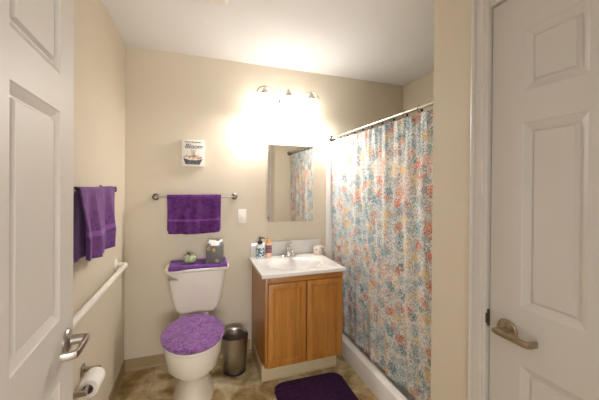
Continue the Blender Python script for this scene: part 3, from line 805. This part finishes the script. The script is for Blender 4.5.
# pumpkin
px, py, pz = -.060, 2.335, .8165
pk = thing('ceramic_pumpkin', 'small green pumpkin ornament on the toilet tank', 'ornament', (px, py, pz))
b = BM(); rings = []; n = 72
for q in range(17):
    a = -PI / 2 + PI * q / 16; rings.append([])
    for k in range(n):
        th_ = 2 * PI * k / n; lobe = 1 - .13 * abs(math.cos(th_ * 3.5 + .3)) ** 6 * math.cos(a)
        r = .047 * max(.05, math.cos(a)) ** .8 * lobe
        z = .031 + .031 * math.sin(a) - .008 * math.exp(-(r / .014) ** 2) * (1 if a > 0 else -.5)
        rings[-1].append(Vector((px + r * math.cos(th_), py + r * math.sin(th_), pz + z)))
loft(b, rings); obj('pumpkin_body', b, M['green_ceramic'], pk, angle=80)
b = BM(); tube(b, curve_pts([(px, py, pz + .050), (px - .003, py, pz + .063), (px - .010, py, pz + .074), (px - .018, py - .003, pz + .078)], 5), [.010, .009, .008, .0075, .007, .0065, .006, .006, .006, .006, .006, .006, .0065, .007, .007, .0065], 8)
obj('stem', b, M['stem'], pk, label='dark brown stem')
# tissue box
bx, by, bz = .122, 2.335, .8165
tbx = thing('tissue_box', 'grey patterned tissue box on the right of the toilet tank', 'tissue box', (bx, by, bz))
def mk_tbox():
    m, nt, bb = new_mat('tissue_box_print'); v = coords(nt)
    c = (.13, .125, .12)
    g = nt.nodes.new('ShaderNodeRGB'); g.outputs[0].default_value = (*c, 1); col = g.outputs[0]
    vo = N(nt, 'ShaderNodeTexVoronoi', Scale=28.0); nt.links.new(v, vo.inputs['Vector'])
    sp_ = nt.nodes.new('ShaderNodeSeparateColor'); nt.links.new(vo.outputs['Color'], sp_.inputs[0])
    pc = ramp(nt, sp_.outputs[0], [(0, (.55, .55, .52)), (.3, (.42, .44, .20)), (.5, (.62, .36, .10)), (.7, (.30, .31, .33))], 'CONSTANT')
    d = vo.outputs['Distance']
    ring = math_(nt, 'MULTIPLY', math_(nt, 'GREATER_THAN', d, .16), math_(nt, 'LESS_THAN', d, .36))
    keep = math_(nt, 'GREATER_THAN', sp_.outputs[1], .45)
    nt.links.new(mixc(nt, math_(nt, 'MULTIPLY', ring, keep), col, pc), bb.inputs['Base Color']); bb.inputs['Roughness'].default_value = .5
    return m
ang = math.radians(-9)
def rot(bm_, c):
    bmesh.ops.rotate(bm_, verts=bm_.verts, cent=Vector(c), matrix=Matrix.Rotation(ang, 3, 'Z')); return bm_
b = BM(); box(b, bx - .060, bx + .060, by - .056, by + .056, bz, bz + .125, .002); obj('box', rot(b, (bx, by, bz)), mk_tbox(), tbx)
b = BM(); lathe(b, [(.034, 0), (.034, .0012), (.030, .0014)], (bx, by, bz + .125), 'z', 24); obj('opening', b, M['tissue'], tbx)
b = BM(); rings = []
for q in range(9):
    t = q / 8; n = 40
    rings.append([Vector((bx + (.030 + .022 * t) * math.cos(a) * (1 + .18 * math.sin(5 * a + 3 * t)), by + (.020 - .014 * t) * math.sin(a) * (1 + .3 * math.sin(4 * a)), bz + .126 + .030 * t * (1 + .35 * math.sin(3 * a + 1)))) for a in [2 * PI * k / n for k in range(n)]])
loft(b, rings, True, True); obj('tissue', b, M['tissue'], tbx, angle=60, label='crumpled white tissue')

# ------------------------------------------------------------------ bin, rug, vent
wx, wy = .266, 2.235
wb = thing('waste_bin', 'round brushed steel waste bin between toilet and vanity', 'bin', (wx, wy, 0))
b = BM(); lathe(b, [(.078, .003), (.082, .006), (.099, .262), (.1015, .268), (.101, .274), (.098, .272), (.0955, .262), (.079, .010), (.002, .008)], (wx, wy, 0), n=48); obj('bin_body', b, M['steel'], wb, angle=50)
b = BM(); lathe(b, [(.0815, 0), (.0845, .001), (.0855, .014), (.0822, .016)], (wx, wy, 0), n=48, cap1=False); obj('base_ring', b, M['black'], wb)

b = BM(); rings = []
rcx, rcy = .740, 1.690
for hx, hy, r, z in ((.262, .268, .07, .001), (.268, .274, .08, .006), (.268, .274, .08, .012), (.262, .268, .075, .018), (.25, .256, .07, .020), (.20, .206, .06, .020), (.15, .156, .05, .020), (.10, .106, .04, .020), (.05, .056, .02, .020), (.01, .012, .005, .020)):
    rings.append(rrect(rcx, rcy, hx * .945, hy, r, z, 14))
loft(b, rings)
bmesh.ops.subdivide_edges(b, edges=b.edges[:], cuts=2, use_grid_fill=True)
for v in b.verts:
    if v.co.z > .004: v.co.z += .003 * noise.noise(v.co * 60) + .002 * noise.noise(v.co * 150); v.co += Vector((noise.noise(v.co * 90), noise.noise(v.co * 90 + Vector((5, 5, 5))), 0)) * .0015
bmesh.ops.rotate(b, verts=b.verts, cent=(rcx, rcy, 0), matrix=Matrix.Rotation(math.radians(-1.5), 3, 'Z'))
obj('bath_rug', b, M['rug'], None, loc=(rcx, rcy, 0), angle=80, label='dark purple bath rug on the floor before the vanity', category='rug')

cv = thing('ceiling_vent', 'off-white fan grille on the ceiling at the top edge', 'vent', (.02, 1.60, ZC))
b = BM(); loft(b, [rrect(.018, 1.575, .13 - e, .13 - e, .012, z, 4) for e, z in ((0, ZC), (0, ZC - .010), (.006, ZC - .016), (.02, ZC - .019))]); obj('cover', b, M['white_bar'], cv)
for k in range(7):
    b = BM(); x = .018 - .105 + .035 * k; box(b, x - .010, x + .010, 1.475, 1.675, ZC - .0225, ZC - .0185, .001); obj('louvre', b, M['white_bar'], cv)

# ------------------------------------------------------------------ lights
def light(name, typ, loc, energy, col=(1, 1, 1), **kw):
    l = bpy.data.lights.new(name, typ); l.energy = energy; l.color = col
    for k, v in kw.items(): setattr(l, k, v)
    o = bpy.data.objects.new(name, l); COL.objects.link(o); o.location = loc; return o
for x in LX:
    light('bulb_light', 'POINT', (x, LYc, 1.997), 8.5, (1, .98, .95), shadow_soft_size=.03)
h = light('doorway_fill', 'AREA', (.15, -2.3, 1.25), 44, (1, .985, .97), shape='RECTANGLE', size=1.2, size_y=.6)  # added fill shining in through the doorway, not a known hall lamp
h.rotation_euler = (math.radians(104), 0, 0)
wd = bpy.data.worlds.new('world'); SC.world = wd; wd.use_nodes = True
bg = wd.node_tree.nodes['Background']; bg.inputs[0].default_value = (1, .985, .96, 1); bg.inputs[1].default_value = 1.2

# ------------------------------------------------------------------ camera
f_, th_, pt, ro, hh, shp = 290.0935, .3344, -.0057, .0072, 1.4031, 12.4474
F0 = Vector((math.sin(th_), math.cos(th_), 0)); R0 = Vector((math.cos(th_), -math.sin(th_), 0)); U0 = Vector((0, 0, 1))
F = F0 * math.cos(pt) + U0 * math.sin(pt); U = U0 * math.cos(pt) - F0 * math.sin(pt)
R1 = R0 * math.cos(ro) + U * math.sin(ro); U1 = U * math.cos(ro) - R0 * math.sin(ro)
cam = bpy.data.cameras.new('camera'); co = bpy.data.objects.new('camera', cam); COL.objects.link(co)
mt = Matrix((R1, U1, -F)).transposed().to_4x4(); mt.translation = Vector((0, 0, hh)); co.matrix_world = mt
cam.sensor_fit = 'HORIZONTAL'; cam.sensor_width = 36; cam.lens = f_ / 599 * 36; cam.shift_y = -shp / 599
cam.clip_start = .01
SC.camera = co
SC.view_settings.view_transform = 'Standard'; SC.view_settings.look = 'None'; SC.view_settings.gamma = 1
SC.view_settings.exposure = 0.56
SC.cycles.max_bounces = 10; SC.cycles.diffuse_bounces = 6; SC.cycles.caustics_reflective = False; SC.cycles.sample_clamp_indirect = 4
